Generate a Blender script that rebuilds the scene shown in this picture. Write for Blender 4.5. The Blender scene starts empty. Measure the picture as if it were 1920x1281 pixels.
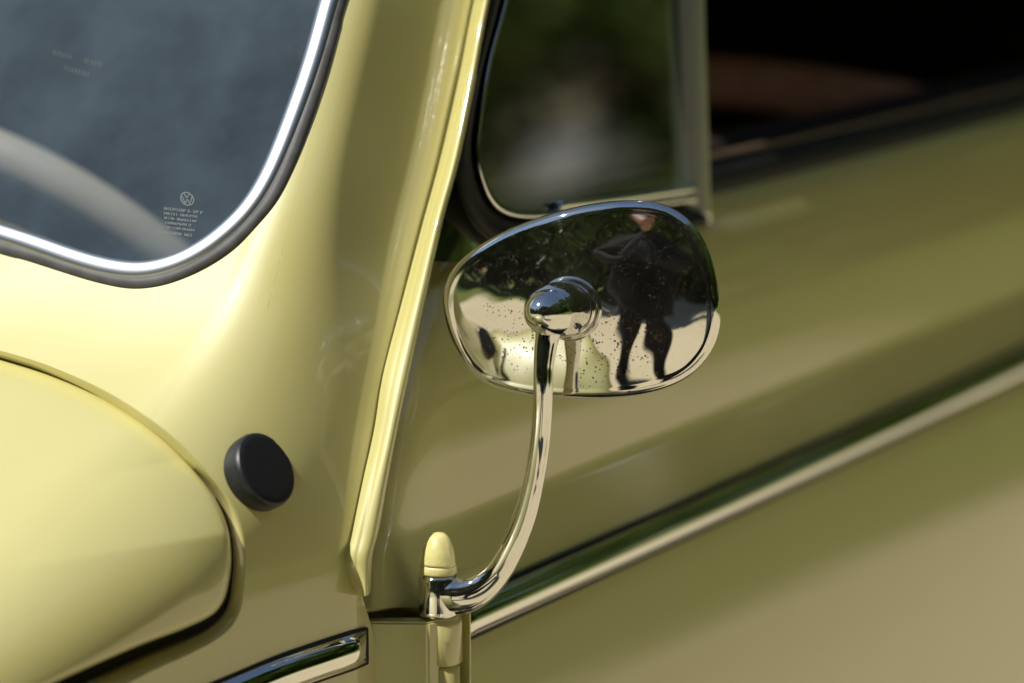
import bpy, bmesh, math, random
import numpy as np
from mathutils import Vector

# ------------------------------------------------------------------ camera, sky, sun, exposure
random.seed(4); rng = np.random.default_rng(7)
FP = 5333.33                     # focal length in photograph pixels (100 mm on a 36 mm frame)
TH = math.radians(31)            # the car's long axis against the view
PT = math.radians(10.4)          # camera pitch
CAM = np.array([0, 0, 1.29])
scene = bpy.context.scene
C = scene.collection
cam_d = bpy.data.cameras.new('view_camera'); cam = bpy.data.objects.new('view_camera', cam_d); C.objects.link(cam)
cam.location = CAM; cam.rotation_euler = (math.pi/2 - PT, 0, 0)
cam_d.sensor_width = 36; cam_d.lens = 100; cam_d.clip_start = .02; cam_d.clip_end = 500
cam_d.dof.use_dof = True; cam_d.dof.focus_distance = 1.295; cam_d.dof.aperture_fstop = 4.2
scene.camera = cam

SUN = np.array([-.52, -.265, .80])       # in car axes: rearward, outward (left side), up
SUN = SUN/np.linalg.norm(SUN)
d = np.array([math.sin(TH), math.cos(TH), 0]); n = np.array([math.cos(TH), -math.sin(TH), 0]); ZUP = np.array([0, 0, 1.])
sunw = SUN[0]*d + SUN[1]*n + SUN[2]*ZUP
w = bpy.data.worlds.new('World'); scene.world = w; w.use_nodes = True
nt = w.node_tree; bg = nt.nodes['Background']
sky = nt.nodes.new('ShaderNodeTexSky'); sky.sky_type = 'NISHITA'; sky.sun_disc = False
sky.sun_elevation = math.asin(sunw[2]); sky.sun_rotation = math.atan2(sunw[0], sunw[1])
sky.air_density = 1.3; sky.dust_density = .2
nt.links.new(sky.outputs[0], bg.inputs[0]); bg.inputs[1].default_value = .064
sl = bpy.data.lights.new('sun', 'SUN'); sl.energy = 4.35; sl.angle = math.radians(.53); sl.color = (1, .95, .86)
so = bpy.data.objects.new('sun', sl); C.objects.link(so)
so.rotation_euler = Vector(sunw).to_track_quat('Z', 'Y').to_euler()
vs = scene.view_settings; vs.view_transform = 'Standard'; vs.look = 'None'; vs.exposure = .22; vs.gamma = 1; vs.use_curve_mapping = False
scene.cycles.max_bounces = 10; scene.cycles.glossy_bounces = 6; scene.cycles.transparent_max_bounces = 16
scene.cycles.use_denoising = True
scene.cycles.sample_clamp_indirect = 6

# ------------------------------------------------------------------ geometry tools
F = np.array([0, math.cos(PT), -math.sin(PT)]); U = np.array([0, math.sin(PT), math.cos(PT)]); XR = np.array([1., 0, 0])
def ray(px, py):
    px = np.asarray(px, float); py = np.asarray(py, float)
    return F + np.multiply.outer((px-960)/FP, XR) + np.multiply.outer((640.5-py)/FP, U)
def P(px, py, D): return CAM + ray(px, py)*np.asarray(D)[..., None]
O = P(830, 1150, 1.32)                                   # top of the door hinge: origin of the car axes
def car(wp):
    wp = np.asarray(wp) - O
    return np.stack([wp@d, wp@n, wp[..., 2]], -1)
def world(c):
    c = np.asarray(c, float)
    return O + np.multiply.outer(c[..., 0], d) + np.multiply.outer(c[..., 1], n) + np.multiply.outer(c[..., 2], ZUP)
def proj(wp):
    v = np.asarray(wp) - CAM; D = v@F
    return np.stack([960+FP*(v@XR)/D, 640.5-FP*(v@U)/D], -1)
def hit(f, px, py, lo=.55, hi=3.2, N=180):
    """points (car axes) where sight lines meet the solid f <= 0"""
    r = ray(px, py); Ds = np.linspace(lo, hi, N)
    a0 = np.full(np.shape(px), lo); b0 = np.full(np.shape(px), np.nan)
    fp = f(*np.moveaxis(car(CAM+r*lo), -1, 0))
    for i in range(1, N):
        fc = f(*np.moveaxis(car(CAM+r*Ds[i]), -1, 0))
        m = np.isnan(b0) & (fp > 0) & (fc <= 0)
        a0 = np.where(m, Ds[i-1], a0); b0 = np.where(m, Ds[i], b0); fp = fc
    b0 = np.where(np.isnan(b0), hi, b0)
    for _ in range(22):
        m = (a0+b0)/2; fm = f(*np.moveaxis(car(CAM+r*m[..., None]), -1, 0))
        a0 = np.where(fm > 0, m, a0); b0 = np.where(fm > 0, b0, m)
    return car(CAM + r*((a0+b0)/2)[..., None])
def plane_hit(px, py, p0, nrm):
    """sight lines against a plane in car axes"""
    r = ray(px, py); p0w = world(np.array(p0)); nw = nrm[0]*d + nrm[1]*n + nrm[2]*ZUP
    D = ((p0w-CAM)@nw)/(r@nw)
    return car(CAM + r*D[..., None])
def grad(f, c, e=1e-4):
    a, b, z = np.moveaxis(np.asarray(c), -1, 0)
    g = np.stack([f(a+e, b, z)-f(a-e, b, z), f(a, b+e, z)-f(a, b-e, z), f(a, b, z+e)-f(a, b, z-e)], -1)
    return g/np.linalg.norm(g, axis=-1, keepdims=True)
def spline(pts, N, closed=False):
    p = np.array(pts, float)
    if closed: q = np.vstack([p[-1], p, p[0], p[1]])
    else: q = np.vstack([2*p[0]-p[1], p, 2*p[-1]-p[-2]])
    out = []
    for i in range(1, len(q)-2):
        t = np.linspace(0, 1, 24, endpoint=False)[:, None]
        p0, p1, p2, p3 = q[i-1], q[i], q[i+1], q[i+2]
        out.append(.5*((2*p1)+(-p0+p2)*t+(2*p0-5*p1+4*p2-p3)*t**2+(-p0+3*p1-3*p2+p3)*t**3))
    c = np.vstack(out+[(p[0] if closed else p[-1])[None]])
    s = np.concatenate([[0], np.cumsum(np.linalg.norm(np.diff(c, axis=0), axis=1))])
    u = np.linspace(0, s[-1], N+1)[:-1] if closed else np.linspace(0, s[-1], N)
    return np.stack([np.interp(u, s, c[:, k]) for k in range(c.shape[1])], -1)
def sm(x, a, b):
    t = np.clip((x-a)/(b-a), 0, 1); return t*t*(3-2*t)

def link(name, me, mat, parent):
    o = bpy.data.objects.new(name, me); C.objects.link(o)
    if mat is not None: me.materials.append(mat)
    if parent is not None: o.parent = parent
    return o
def mesh_obj(name, verts, faces, mat, parent=None, smooth=True):
    me = bpy.data.meshes.new(name); me.from_pydata([tuple(v) for v in np.asarray(verts).reshape(-1, 3)], [], faces)
    me.validate(); me.polygons.foreach_set('use_smooth', [smooth]*len(me.polygons)); me.update()
    return link(name, me, mat, parent)
def grid_obj(name, G, mat, parent=None, wrap_u=False, wrap_v=False, flip=False, caps=False, smooth=True):
    """G: (M,N,3) world points -> one quad sheet"""
    M, N = G.shape[:2]
    I, J = np.meshgrid(np.arange(M if wrap_u else M-1), np.arange(N if wrap_v else N-1), indexing='ij'); I, J = I.ravel(), J.ravel()
    faces = np.stack([I*N+J, I*N+(J+1) % N, ((I+1) % M)*N+(J+1) % N, ((I+1) % M)*N+J], -1).tolist()
    if caps:
        faces.append(tuple(range(N))[::-1]); faces.append(tuple((M-1)*N+j for j in range(N)))
    return mesh_obj(name, G.reshape(-1, 3), faces, mat, parent, smooth)
def recalc(o):
    bm = bmesh.new(); bm.from_mesh(o.data); bmesh.ops.recalc_face_normals(bm, faces=bm.faces[:]); bm.to_mesh(o.data); bm.free(); return o
def sharp(o, ang=35):
    """split shading at hard edges"""
    bm = bmesh.new(); bm.from_mesh(o.data)
    for e in bm.edges:
        if len(e.link_faces) == 2 and e.calc_face_angle(0) > math.radians(ang): e.smooth = False
    bm.to_mesh(o.data); bm.free(); return o
def face_to(o, v):
    """make an open sheet's normals look along v"""
    acc = np.zeros(3)
    for p in o.data.polygons: acc += np.array(p.normal)*p.area
    if acc@np.asarray(v) < 0: o.data.flip_normals()
    return o
def thicken(o, t, offset=-1):
    m = o.modifiers.new('thickness', 'SOLIDIFY'); m.thickness = t; m.offset = offset; return o
def sweep(name, path, section, mat, parent, up=None, scale=None, caps=True, twist=0):
    """path (K,3) world, section (S,2) in metres; frame carried along the path"""
    path = np.asarray(path, float); K = len(path)
    T = np.gradient(path, axis=0); T /= np.linalg.norm(T, axis=1)[:, None]
    upv = np.array(up if up is not None else (0, 0, 1.), float)
    rings = []; e1 = np.cross(T[0], upv); e1 /= np.linalg.norm(e1)
    for i in range(K):
        e1 = e1 - T[i]*(e1@T[i]); e1 /= np.linalg.norm(e1); e2 = np.cross(e1, T[i])
        s = 1 if scale is None else scale[i]
        rings.append(path[i] + np.outer(section[:, 0]*s, e1) + np.outer(section[:, 1]*s, e2))
    return recalc(grid_obj(name, np.array(rings), mat, parent, wrap_v=True, caps=caps))
def circle(r, k=20): t = np.linspace(0, 2*math.pi, k, endpoint=False); return np.stack([r*np.cos(t), r*np.sin(t)], -1)
def superell(rx, ry, e=3., k=32):
    t = np.linspace(0, 2*math.pi, k, endpoint=False); c, s = np.cos(t), np.sin(t)
    return np.stack([rx*np.sign(c)*abs(c)**(2/e), ry*np.sign(s)*abs(s)**(2/e)], -1)
def lathe(name, base, axis, prof, mat, parent, k=40, closed=True):
    """prof: list of (distance along axis, radius)"""
    axis = np.array(axis, float); axis /= np.linalg.norm(axis)
    e1 = np.cross(axis, (0.3, .2, .93)); e1 /= np.linalg.norm(e1); e2 = np.cross(axis, e1)
    t = np.linspace(0, 2*math.pi, k, endpoint=False)
    G = np.array([base+axis*h+r*(np.outer(np.cos(t), e1)+np.outer(np.sin(t), e2)) for h, r in prof])
    return recalc(grid_obj(name, G, mat, parent, wrap_v=True, caps=closed))
def box(name, lo, hi, mat, parent, bev=.002, frame=True, seg=2):
    """bevelled box between two corners in car axes"""
    bm = bmesh.new(); bmesh.ops.create_cube(bm, size=1)
    lo, hi = np.array(lo, float), np.array(hi, float)
    for v in bm.verts: v.co = Vector((lo+hi)/2+np.array(v.co)*(hi-lo))
    if bev: bmesh.ops.bevel(bm, geom=bm.edges[:], offset=bev, segments=seg, affect='EDGES')
    for v in bm.verts: v.co = Vector(world(np.array(v.co)))
    me = bpy.data.meshes.new(name); bm.to_mesh(me); bm.free(); o = link(name, me, mat, parent); return recalc(o)
def empty(name, loc, label=None, cat=None, group=None):
    o = bpy.data.objects.new(name, None); C.objects.link(o); o.location = loc; o.empty_display_size = .1
    if label: o['label'] = label; o['category'] = cat
    if group: o['group'] = group
    return o

# ------------------------------------------------------------------ materials
def mat_new(name):
    m = bpy.data.materials.new(name); m.use_nodes = True
    return m, m.node_tree, m.node_tree.nodes['Principled BSDF']
def N_(t, kind, **kw):
    x = t.nodes.new(kind)
    for k, v in kw.items(): setattr(x, k, v)
    return x
def coords(t, scale=1.):
    g = N_(t, 'ShaderNodeTexCoord'); mp = N_(t, 'ShaderNodeMapping'); mp.inputs['Scale'].default_value = (scale,)*3
    t.links.new(g.outputs['Object'], mp.inputs[0]); return mp.outputs[0]
def noise(t, scale, detail=3, rough=.5, vec=None):
    x = N_(t, 'ShaderNodeTexNoise'); x.inputs['Scale'].default_value = scale; x.inputs['Detail'].default_value = detail; x.inputs['Roughness'].default_value = rough
    t.links.new(vec if vec is not None else coords(t), x.inputs['Vector']); return x.outputs[0]
def ramp(t, src, stops):
    r = N_(t, 'ShaderNodeValToRGB'); e = r.color_ramp.elements
    while len(e) < len(stops): e.new(.5)
    for i, (p, c) in enumerate(stops):
        e[i].position = p; e[i].color = c if len(c) == 4 else (*c, 1)
    t.links.new(src, r.inputs[0]); return r.outputs[0]
def maprange(t, src, a, b, c, dd):
    m = N_(t, 'ShaderNodeMapRange'); t.links.new(src, m.inputs[0])
    for i, v in zip((1, 2, 3, 4), (a, b, c, dd)): m.inputs[i].default_value = v
    return m.outputs[0]
def mathn(t, op, a, b):
    m = N_(t, 'ShaderNodeMath', operation=op)
    for i, v in enumerate((a, b)):
        if isinstance(v, (int, float)): m.inputs[i].default_value = v
        else: t.links.new(v, m.inputs[i])
    return m.outputs[0]
def mixc(t, fac, a, b):
    m = N_(t, 'ShaderNodeMix', data_type='RGBA')
    for i, v in zip((0, 6, 7), (fac, a, b)):
        if isinstance(v, (int, float)): m.inputs[i].default_value = v
        elif isinstance(v, tuple): m.inputs[i].default_value = (*v, 1)
        else: t.links.new(v, m.inputs[i])
    return m.outputs[2]
def bump(t, b, src, strength, dist):
    x = N_(t, 'ShaderNodeBump'); x.inputs['Strength'].default_value = strength; x.inputs['Distance'].default_value = dist
    t.links.new(src, x.inputs['Height']); t.links.new(x.outputs[0], b.inputs['Normal'])

def make_paint():
    m, t, b = mat_new('yellow_paint')
    tint = noise(t, 9, 2); dust = noise(t, 260, 5, .65)
    col = mixc(t, maprange(t, tint, .3, .7, 0, 1), (.612, .565, .215), (.632, .585, .235))
    speck = maprange(t, dust, .66, .74, 0, .16)
    vo = N_(t, 'ShaderNodeTexVoronoi'); vo.inputs['Scale'].default_value = 330; t.links.new(coords(t), vo.inputs['Vector'])
    sc_ = N_(t, 'ShaderNodeSeparateColor'); t.links.new(vo.outputs['Color'], sc_.inputs[0])
    mote = mathn(t, 'MULTIPLY', maprange(t, vo.outputs['Distance'], .06, .12, 1, 0), maprange(t, sc_.outputs[0], .90, .93, 0, .65))
    t.links.new(mixc(t, mote, mixc(t, speck, col, (.62, .60, .5)), (.8, .79, .72)), b.inputs['Base Color'])
    b.inputs['Roughness'].default_value = .48; b.inputs['Specular IOR Level'].default_value = .9
    b.inputs['Coat Weight'].default_value = 1; b.inputs['Coat IOR'].default_value = 1.75
    t.links.new(maprange(t, dust, .5, .75, .022, .07), b.inputs['Coat Roughness'])
    ob = noise(t, 420, 2); bp = N_(t, 'ShaderNodeBump'); bp.inputs['Strength'].default_value = .05; bp.inputs['Distance'].default_value = .0004; t.links.new(ob, bp.inputs['Height']); t.links.new(bp.outputs[0], b.inputs['Coat Normal'])
    return m
def make_chrome(name, pits=0., dust=.0, rough=.03, col=(.80, .79, .76), spots_at=()):
    m, t, b = mat_new(name)
    b.inputs['Metallic'].default_value = 1; b.inputs['Base Color'].default_value = (*col, 1); b.inputs['Roughness'].default_value = rough
    out = t.nodes['Material Output']; last = b.outputs[0]
    if dust:
        v = N_(t, 'ShaderNodeTexVoronoi'); v.inputs['Scale'].default_value = 1500; t.links.new(coords(t), v.inputs['Vector'])
        sp = maprange(t, v.outputs['Distance'], .16, .24, 1, 0)
        ms = maprange(t, noise(t, 300, 2), .52, .62, 0, 1)
        film = maprange(t, noise(t, 40, 4, .6), .35, .7, .004, .022)
        fac = mathn(t, 'ADD', mathn(t, 'MULTIPLY', mathn(t, 'MULTIPLY', sp, ms), dust), film)
        dd = N_(t, 'ShaderNodeBsdfDiffuse'); dd.inputs[0].default_value = (.5, .46, .38, 1)
        mx = N_(t, 'ShaderNodeMixShader'); t.links.new(fac, mx.inputs[0]); t.links.new(last, mx.inputs[1]); t.links.new(dd.outputs[0], mx.inputs[2]); last = mx.outputs[0]
    if pits:
        v = N_(t, 'ShaderNodeTexVoronoi'); v.inputs['Scale'].default_value = 720; t.links.new(coords(t), v.inputs['Vector'])
        rnd = N_(t, 'ShaderNodeSeparateColor'); t.links.new(v.outputs['Color'], rnd.inputs[0])
        size = maprange(t, rnd.outputs[0], 0, 1, .06, .46)
        sp = maprange(t, mathn(t, 'SUBTRACT', v.outputs['Distance'], size), -.05, .03, 1, 0)
        ms = maprange(t, noise(t, 30, 4, .7), .46, .60, 0, 1)
        keep = maprange(t, rnd.outputs[1], .30, .40, 0, 1)
        near_ = None
        for q in spots_at:
            vm = N_(t, 'ShaderNodeVectorMath', operation='DISTANCE'); t.links.new(coords(t), vm.inputs[0]); vm.inputs[1].default_value = tuple(q)
            f_ = maprange(t, vm.outputs['Value'], .004, .026, 1, 0); near_ = f_ if near_ is None else mathn(t, 'MAXIMUM', near_, f_)
        if near_ is not None: ms = maprange(t, mathn(t, 'ADD', noise(t, 90, 4, .7), mathn(t, 'MULTIPLY', near_, .34)), .58, .74, 0, 1)
        fac = mathn(t, 'MULTIPLY', mathn(t, 'MULTIPLY', sp, mathn(t, 'MULTIPLY', ms, keep)), pits)
        dd = N_(t, 'ShaderNodeBsdfDiffuse'); dd.inputs[0].default_value = (.075, .055, .03, 1)
        mx = N_(t, 'ShaderNodeMixShader'); t.links.new(fac, mx.inputs[0]); t.links.new(last, mx.inputs[1]); t.links.new(dd.outputs[0], mx.inputs[2]); last = mx.outputs[0]
    t.links.new(last, out.inputs[0]); return m
def make_simple(name, col, rough=.5, spec=.5, nscale=0, var=.15, bumpd=0):
    m, t, b = mat_new(name); b.inputs['Roughness'].default_value = rough; b.inputs['Specular IOR Level'].default_value = spec
    if nscale:
        nz = noise(t, nscale, 4)
        t.links.new(mixc(t, maprange(t, nz, .3, .7, 0, 1), tuple(c*(1-var) for c in col), tuple(min(1, c*(1+var)) for c in col)), b.inputs['Base Color'])
        if bumpd: bump(t, b, nz, .5, bumpd)
    else: b.inputs['Base Color'].default_value = (*col, 1)
    return m
def make_glass(name, ior, dust, tint=(.75, .85, .8), dust_haze_col=(.5, .55, .6)):
    m, t, b = mat_new(name); t.nodes.remove(b); out = t.nodes['Material Output']
    fr = N_(t, 'ShaderNodeFresnel'); fr.inputs[0].default_value = ior
    tr = N_(t, 'ShaderNodeBsdfTransparent'); tr.inputs[0].default_value = (*tint, 1)
    gl = N_(t, 'ShaderNodeBsdfGlossy'); gl.inputs['Roughness'].default_value = .015
    mx = N_(t, 'ShaderNodeMixShader'); t.links.new(fr.outputs[0], mx.inputs[0]); t.links.new(tr.outputs[0], mx.inputs[1]); t.links.new(gl.outputs[0], mx.inputs[2])
    df = N_(t, 'ShaderNodeBsdfDiffuse'); df.inputs[0].default_value = (*dust_haze_col, 1)
    fac = maprange(t, noise(t, 17, 4, .6), .3, .7, dust*.62, dust*1.35)
    m2 = N_(t, 'ShaderNodeMixShader'); t.links.new(fac, m2.inputs[0]); t.links.new(mx.outputs[0], m2.inputs[1]); t.links.new(df.outputs[0], m2.inputs[2])
    t.links.new(m2.outputs[0], out.inputs[0]); return m
PAINT = make_paint()
CHROME = make_chrome('chrome', rough=.035)
MCHROME = make_chrome('pitted_chrome', pits=.85, dust=.4, rough=.022, spots_at=[P(np.array(x_), np.array(y_), 1.305) for x_, y_ in ((965., 640.), (985., 600.), (1130., 665.), (1160., 640.))])
ACHROME = make_chrome('arm_chrome', pits=.0, dust=.15, rough=.05)
RUBBER = make_simple('grey_rubber', (.075, .076, .078), .55, .4, 120, .25)
BLACKR = make_simple('black_rubber', (.012, .012, .012), .6, .4, 80, .3)
PLASTIC = make_simple('black_plastic', (.014, .016, .019), .42, .5, 500, .3)
LINING = make_simple('dark_lining', (.022, .017, .014), .9, .2, 30, .3)
LIT_VINYL = make_simple('lit_brown_vinyl', (.42, .21, .15), .55, .4, 60, .2, .002)
WHEELM = make_simple('ivory_wheel', (.55, .50, .42), .4, .5, 20, .06)
WSGLASS = make_glass('windshield_glass', 1.5, .13, (.80, .83, .85), (.32, .45, .57))  # blue film: some dust, plus sky haze painted into its colour
VGLASS = make_glass('vent_glass', 3.0, .006, (.2, .24, .19))
ETCH = make_simple('etched_glass', (.17, .19, .195), .8, .2)
TYRE = make_simple('tyre_rubber', (.02, .02, .02), .8, .3, 60, .3)
CAP = make_simple('thick_yellow_paint', (.70, .64, .27), .38, .5, 300, .05, .0006)

# ------------------------------------------------------------------ the car: shape of body and hood
_z = np.linspace(-1.0, .8, 3601)
_s = np.interp(_z, [-1, -.55, -.3, -.1, 0, .06, .105, .15, .8], [.05, .15, .9, 1.6, 2.1, 2.0, 1.7, .66, .60])
_s = np.convolve(np.pad(_s, 50, 'edge'), np.ones(101)/101, 'valid')
_a = np.concatenate([[0], np.cumsum((_s[1:]+_s[:-1])/2*np.diff(_z))]); _a = _a-np.interp(.18, _z, _a)-.037
def af(z, b):
    q = np.maximum(-b-.08, 0); return np.interp(z, _z, _a) - .10*q - .12*q*q
def sp(x, k): return (x+np.sqrt(x*x+k*k))/2
def ag(z): return -.048+.68*sp(z-.05, .03)           # line of the door opening
def bs(z, a):
    return -.020 - .14*sp(z-.03, .03) - (.21-.05*sm(z, .0, .2))*sp(ag(z)-a, .01)
def smooth_and(f1, f2, r):
    u = np.maximum(f1+r, 0); v = np.maximum(f2+r, 0)
    return np.hypot(u, v)-r+np.minimum(np.maximum(f1, f2)+r, 0)
def body0(a, b, z):
    sl_ = np.interp(z, _z, _s)
    f1 = (af(z, b)-a)/np.sqrt(1+sl_*sl_); f2 = (b-bs(z, a))/1.01
    return smooth_and(f1, f2, (.050-.032*sm(z, .06, .22)+.04*sm(-z, .02, .3)))
HOOD = spline([(-5200, -300), (-2600, 140), (-1200, 420), (-500, 560), (-200, 615), (0, 672), (100, 705), (200, 752), (290, 812), (350, 868), (400, 930), (425, 985), (433, 1040), (429, 1090),
               (417, 1130), (393, 1156), (340, 1181), (250, 1215), (100, 1281), (-100, 1375), (-500, 1600), (-1200, 2100), (-2400, 3300), (-3600, 5200)], 6000)
_near = (HOOD[:, 0] > -420) & (HOOD[:, 1] < 1560); _ix = np.arange(6000)
HOOD = HOOD[np.where(_near, _ix % 3 == 0, _ix % 50 == 0)]
def dist_hood(px, py):
    """signed distance to the hood outline in photograph pixels, positive outside"""
    q = np.stack([np.asarray(px).ravel(), np.asarray(py).ravel()], -1)
    A, B = HOOD[:-1], HOOD[1:]; best = np.full(len(q), 1e9); sg = np.ones(len(q))
    for p, r in zip(A, B):
        v = r-p; L = v@v; tt = np.clip(((q-p)@v)/L, 0, 1); dd = q-(p+tt[:, None]*v); e = np.hypot(*dd.T)
        cr = v[0]*(q[:, 1]-p[1])-v[1]*(q[:, 0]-p[0]); m = e < best-1e-9
        best = np.where(m, e, best); sg = np.where(m, np.where(cr > 0, -1, 1), sg)
    return (best*sg).reshape(np.shape(px))
car_root = empty('vintage_car', world((0, -.7, 0))*np.array([1, 1, 0]), 'pale yellow vintage car with chrome trim, seen close at its left windshield pillar and door', 'car')

# --- cowl, pillar and quarter panel
W_OUT = [(905, -900), (835, -600), (745, -300), (651, 0), (638, 52), (612, 144), (581.5, 236), (551, 315), (520, 376), (481, 424), (437, 468), (385, 503), (332, 527), (284, 539), (236, 540),
         (175, 527), (109, 507), (44, 487), (0, 476), (-200, 412), (-600, 290), (-1100, 170)]
W_MID = [(868, -900), (798, -600), (708, -300), (614, 0), (599, 57), (573, 144), (546.5, 219), (520, 289), (494, 345), (463.5, 393.5), (428.5, 428.5), (380, 468), (341, 487.5), (297, 503), (253.6, 507),
         (197, 499), (131, 479), (65.6, 455), (20, 440), (-200, 372), (-600, 250), (-1100, 130)]
GUT = [(1085, -900), (1022, -600), (960, -300), (893, 0), (862, 150), (828, 300), (796, 420), (760, 560), (724, 700), (706, 810), (686, 900), (664, 1000), (654, 1048)]
EDGE = GUT[:-3]+[(700, 900), (681, 1000), (674, 1060), (678, 1110), (694, 1165), (712, 1222), (734, 1285), (760, 1360), (800, 1480)]
def seg(poly, k_):
    q_ = np.asarray(poly, float); L_ = np.concatenate([[0], np.cumsum(np.linalg.norm(np.diff(q_[:, :2], axis=0), axis=1))]); u_ = np.linspace(0, L_[-1], k_)
    return np.stack([np.interp(u_, L_, q_[:, c_]) for c_ in range(q_.shape[1])], -1)
Hs = HOOD[(HOOD[:, 0] > -900) & (HOOD[:, 1] < 1900)]
T_ = np.gradient(Hs, axis=0); T_ /= np.linalg.norm(T_, axis=1)[:, None]
wid = np.interp(Hs[:, 1], [600, 760, 900, 1000, 1100, 1180, 1300], [13, 16, 17, 22, 30, 46, 70])
B1 = Hs+np.stack([T_[:, 1], -T_[:, 0]], -1)*wid[:, None]
BH = np.concatenate([B1, Hs], 1)
def near(p_): return int(np.argmin(((B1-np.array(p_))**2).sum(1)))
cuts = [0, near((150, 718)), near((402, 905)), near((442, 972)), near((456, 1000)), near((460, 1110)), near((425, 1185)), len(B1)-1]
counts = [150, 150, 120, 16, 280, 70, 120]
BR_ = np.vstack([seg(BH[cuts[i]:cuts[i+1]+1], counts[i])[(1 if i else 0):] for i in range(7)])
Wl = spline(W_OUT, 900)[::-1]; kw = int(np.argmin(((Wl-np.array((200, 536)))**2).sum(1))); kw2 = int(np.argmin(((Wl-np.array((551, 315)))**2).sum(1)))
El = spline(EDGE, 900); ke = int(np.argmin(((El-np.array((676, 1105)))**2).sum(1)))
outer = np.vstack([seg(Wl[:kw+1], counts[0]), seg(Wl[kw:kw2+1], counts[1])[1:], seg(Wl[kw2:], counts[2])[1:], seg([(905, -900), (1085, -900)], counts[3])[1:], seg(El[:ke+1], counts[4])[1:], seg(El[ke:], counts[5])[1:], seg([(800, 1480), (300, 1900), (-700, 2700)], counts[6])[1:]])
NVc = 190; tt = np.linspace(0, 1, NVc)[None, :, None]
PX = BR_[:, None, :2]*(1-tt)+outer[:, None]*tt
cc = hit(body0, PX[..., 0], PX[..., 1], .8, 2.4, 60); gg = grad(body0, cc)
wav = .00022*np.sin(cc[..., 2]*60+cc[..., 0]*31)*np.sin(cc[..., 1]*70)        # faint sheet-metal waviness
cc = cc-gg*wav[..., None]
us = np.array([.02, .05, .10, .18, .3, .45, .6, .75, .88, 1, 1.25, 1.7])
yh = BR_[:, 3]; Dp = np.interp(yh, [700, 880, 960, 1060, 1130, 1180], [.0080, .0095, .020, .034, .045, .060])
soft = np.interp(yh, [880, 1000], [0, 1])
pg = BR_[:, None, :2]+(BR_[:, None, 2:]-BR_[:, None, :2])*us[None, :, None]
g_u = np.clip(us, 0, 1)[None]; prof_u = (1-soft)[:, None]*np.clip((g_u-.03)/.97, 0, 1)+soft[:, None]*(.22*sm(g_u, -.05, .7)+.78*sm(g_u, .55, 1.0))
drop = Dp[:, None]*prof_u+np.where(us > 1, .004, 0)[None]
chn = hit(lambda a, b, z: body0(a, b, z)+drop, pg[..., 0], pg[..., 1], .8, 2.4, 60)
full = np.concatenate([chn[:, ::-1], cc], 1)
cowl = recalc(grid_obj('cowl_panel', world(full), PAINT, car_root))
e0, e1_ = sum(counts[:4])-3, sum(counts[:6])-5
o_edge, g_edge = cc[e0:e1_, -1], gg[e0:e1_, -1]
jr = grid_obj('pillar_return', world(np.stack([o_edge-g_edge*.0003, o_edge-g_edge*.004+np.array([.0015, 0, 0]), o_edge-g_edge*.03+np.array([.002, 0, 0])], 1)), PAINT, cowl)

# black strip standing for the shade in the gap beside and ahead of the hood
mk = yh > 935
us2 = np.array([0, .12, .28, .48, .72, 1.0, 1.6])[None]*(1-np.interp(yh, [1080, 1170], [.80, .60]))[:, None]+np.interp(yh, [1080, 1170], [.80, .60])[:, None]; pq = (BR_[:, None, :2]+(BR_[:, None, 2:]-BR_[:, None, :2])*us2[:, :, None])[mk]; us2 = us2[mk]
fade = sm(yh[mk], 935, 985)[:, None]
dq = np.array([.003, .0015, .001, .0012, .003, .006, .008])[None]+(1-fade)*.006
gq_ = np.clip(us2, 0, 1); pu2 = (1-soft[mk])[:, None]*gq_+soft[mk][:, None]*(.22*sm(gq_, -.05, .7)+.78*sm(gq_, .55, 1.0))
drop2 = np.minimum(Dp[mk][:, None]*pu2*.55, .012)+dq*.6+.0012
gap_shade = hit(lambda a, b, z: body0(a, b, z)+drop2, pq[..., 0], pq[..., 1], .8, 2.4, 60)

# --- hood
edge = HOOD; core = np.array([(-2600, 1500)])*np.ones((len(edge), 1))
k = np.linspace(0, 1, 150)**2.4
PXh = edge[:, None]*(1-k)[None, :, None]+core[:, None]*k[None, :, None]
dd_ = np.maximum(-dist_hood(PXh[..., 0], PXh[..., 1]), 0)
le = np.interp(edge[:, 1], [860, 1000], [-.0066, .0045])[:, None]
lift = le*np.exp(-dd_/240)-.0022*np.exp(-dd_/3.2)+.008*(1-np.exp(-dd_/120))
ch2 = hit(lambda a, b, z: body0(a, b, z)-lift, PXh[..., 0], PXh[..., 1], .3, 3.5, 200); gh = grad(body0, ch2)
lip1 = ch2[:, :1]-gh[:, :1]*.0025; lip2 = ch2[:, :1]-gh[:, :1]*.009+(ch2[:, 6:7]-ch2[:, :1])*.25
hood = recalc(grid_obj('hood', world(np.concatenate([lip2, lip1, ch2], 1)), PAINT, car_root))
recalc(grid_obj('hood_gap_shade', world(gap_shade), BLACKR, hood))  # black here stands for the gap's shade

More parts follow.
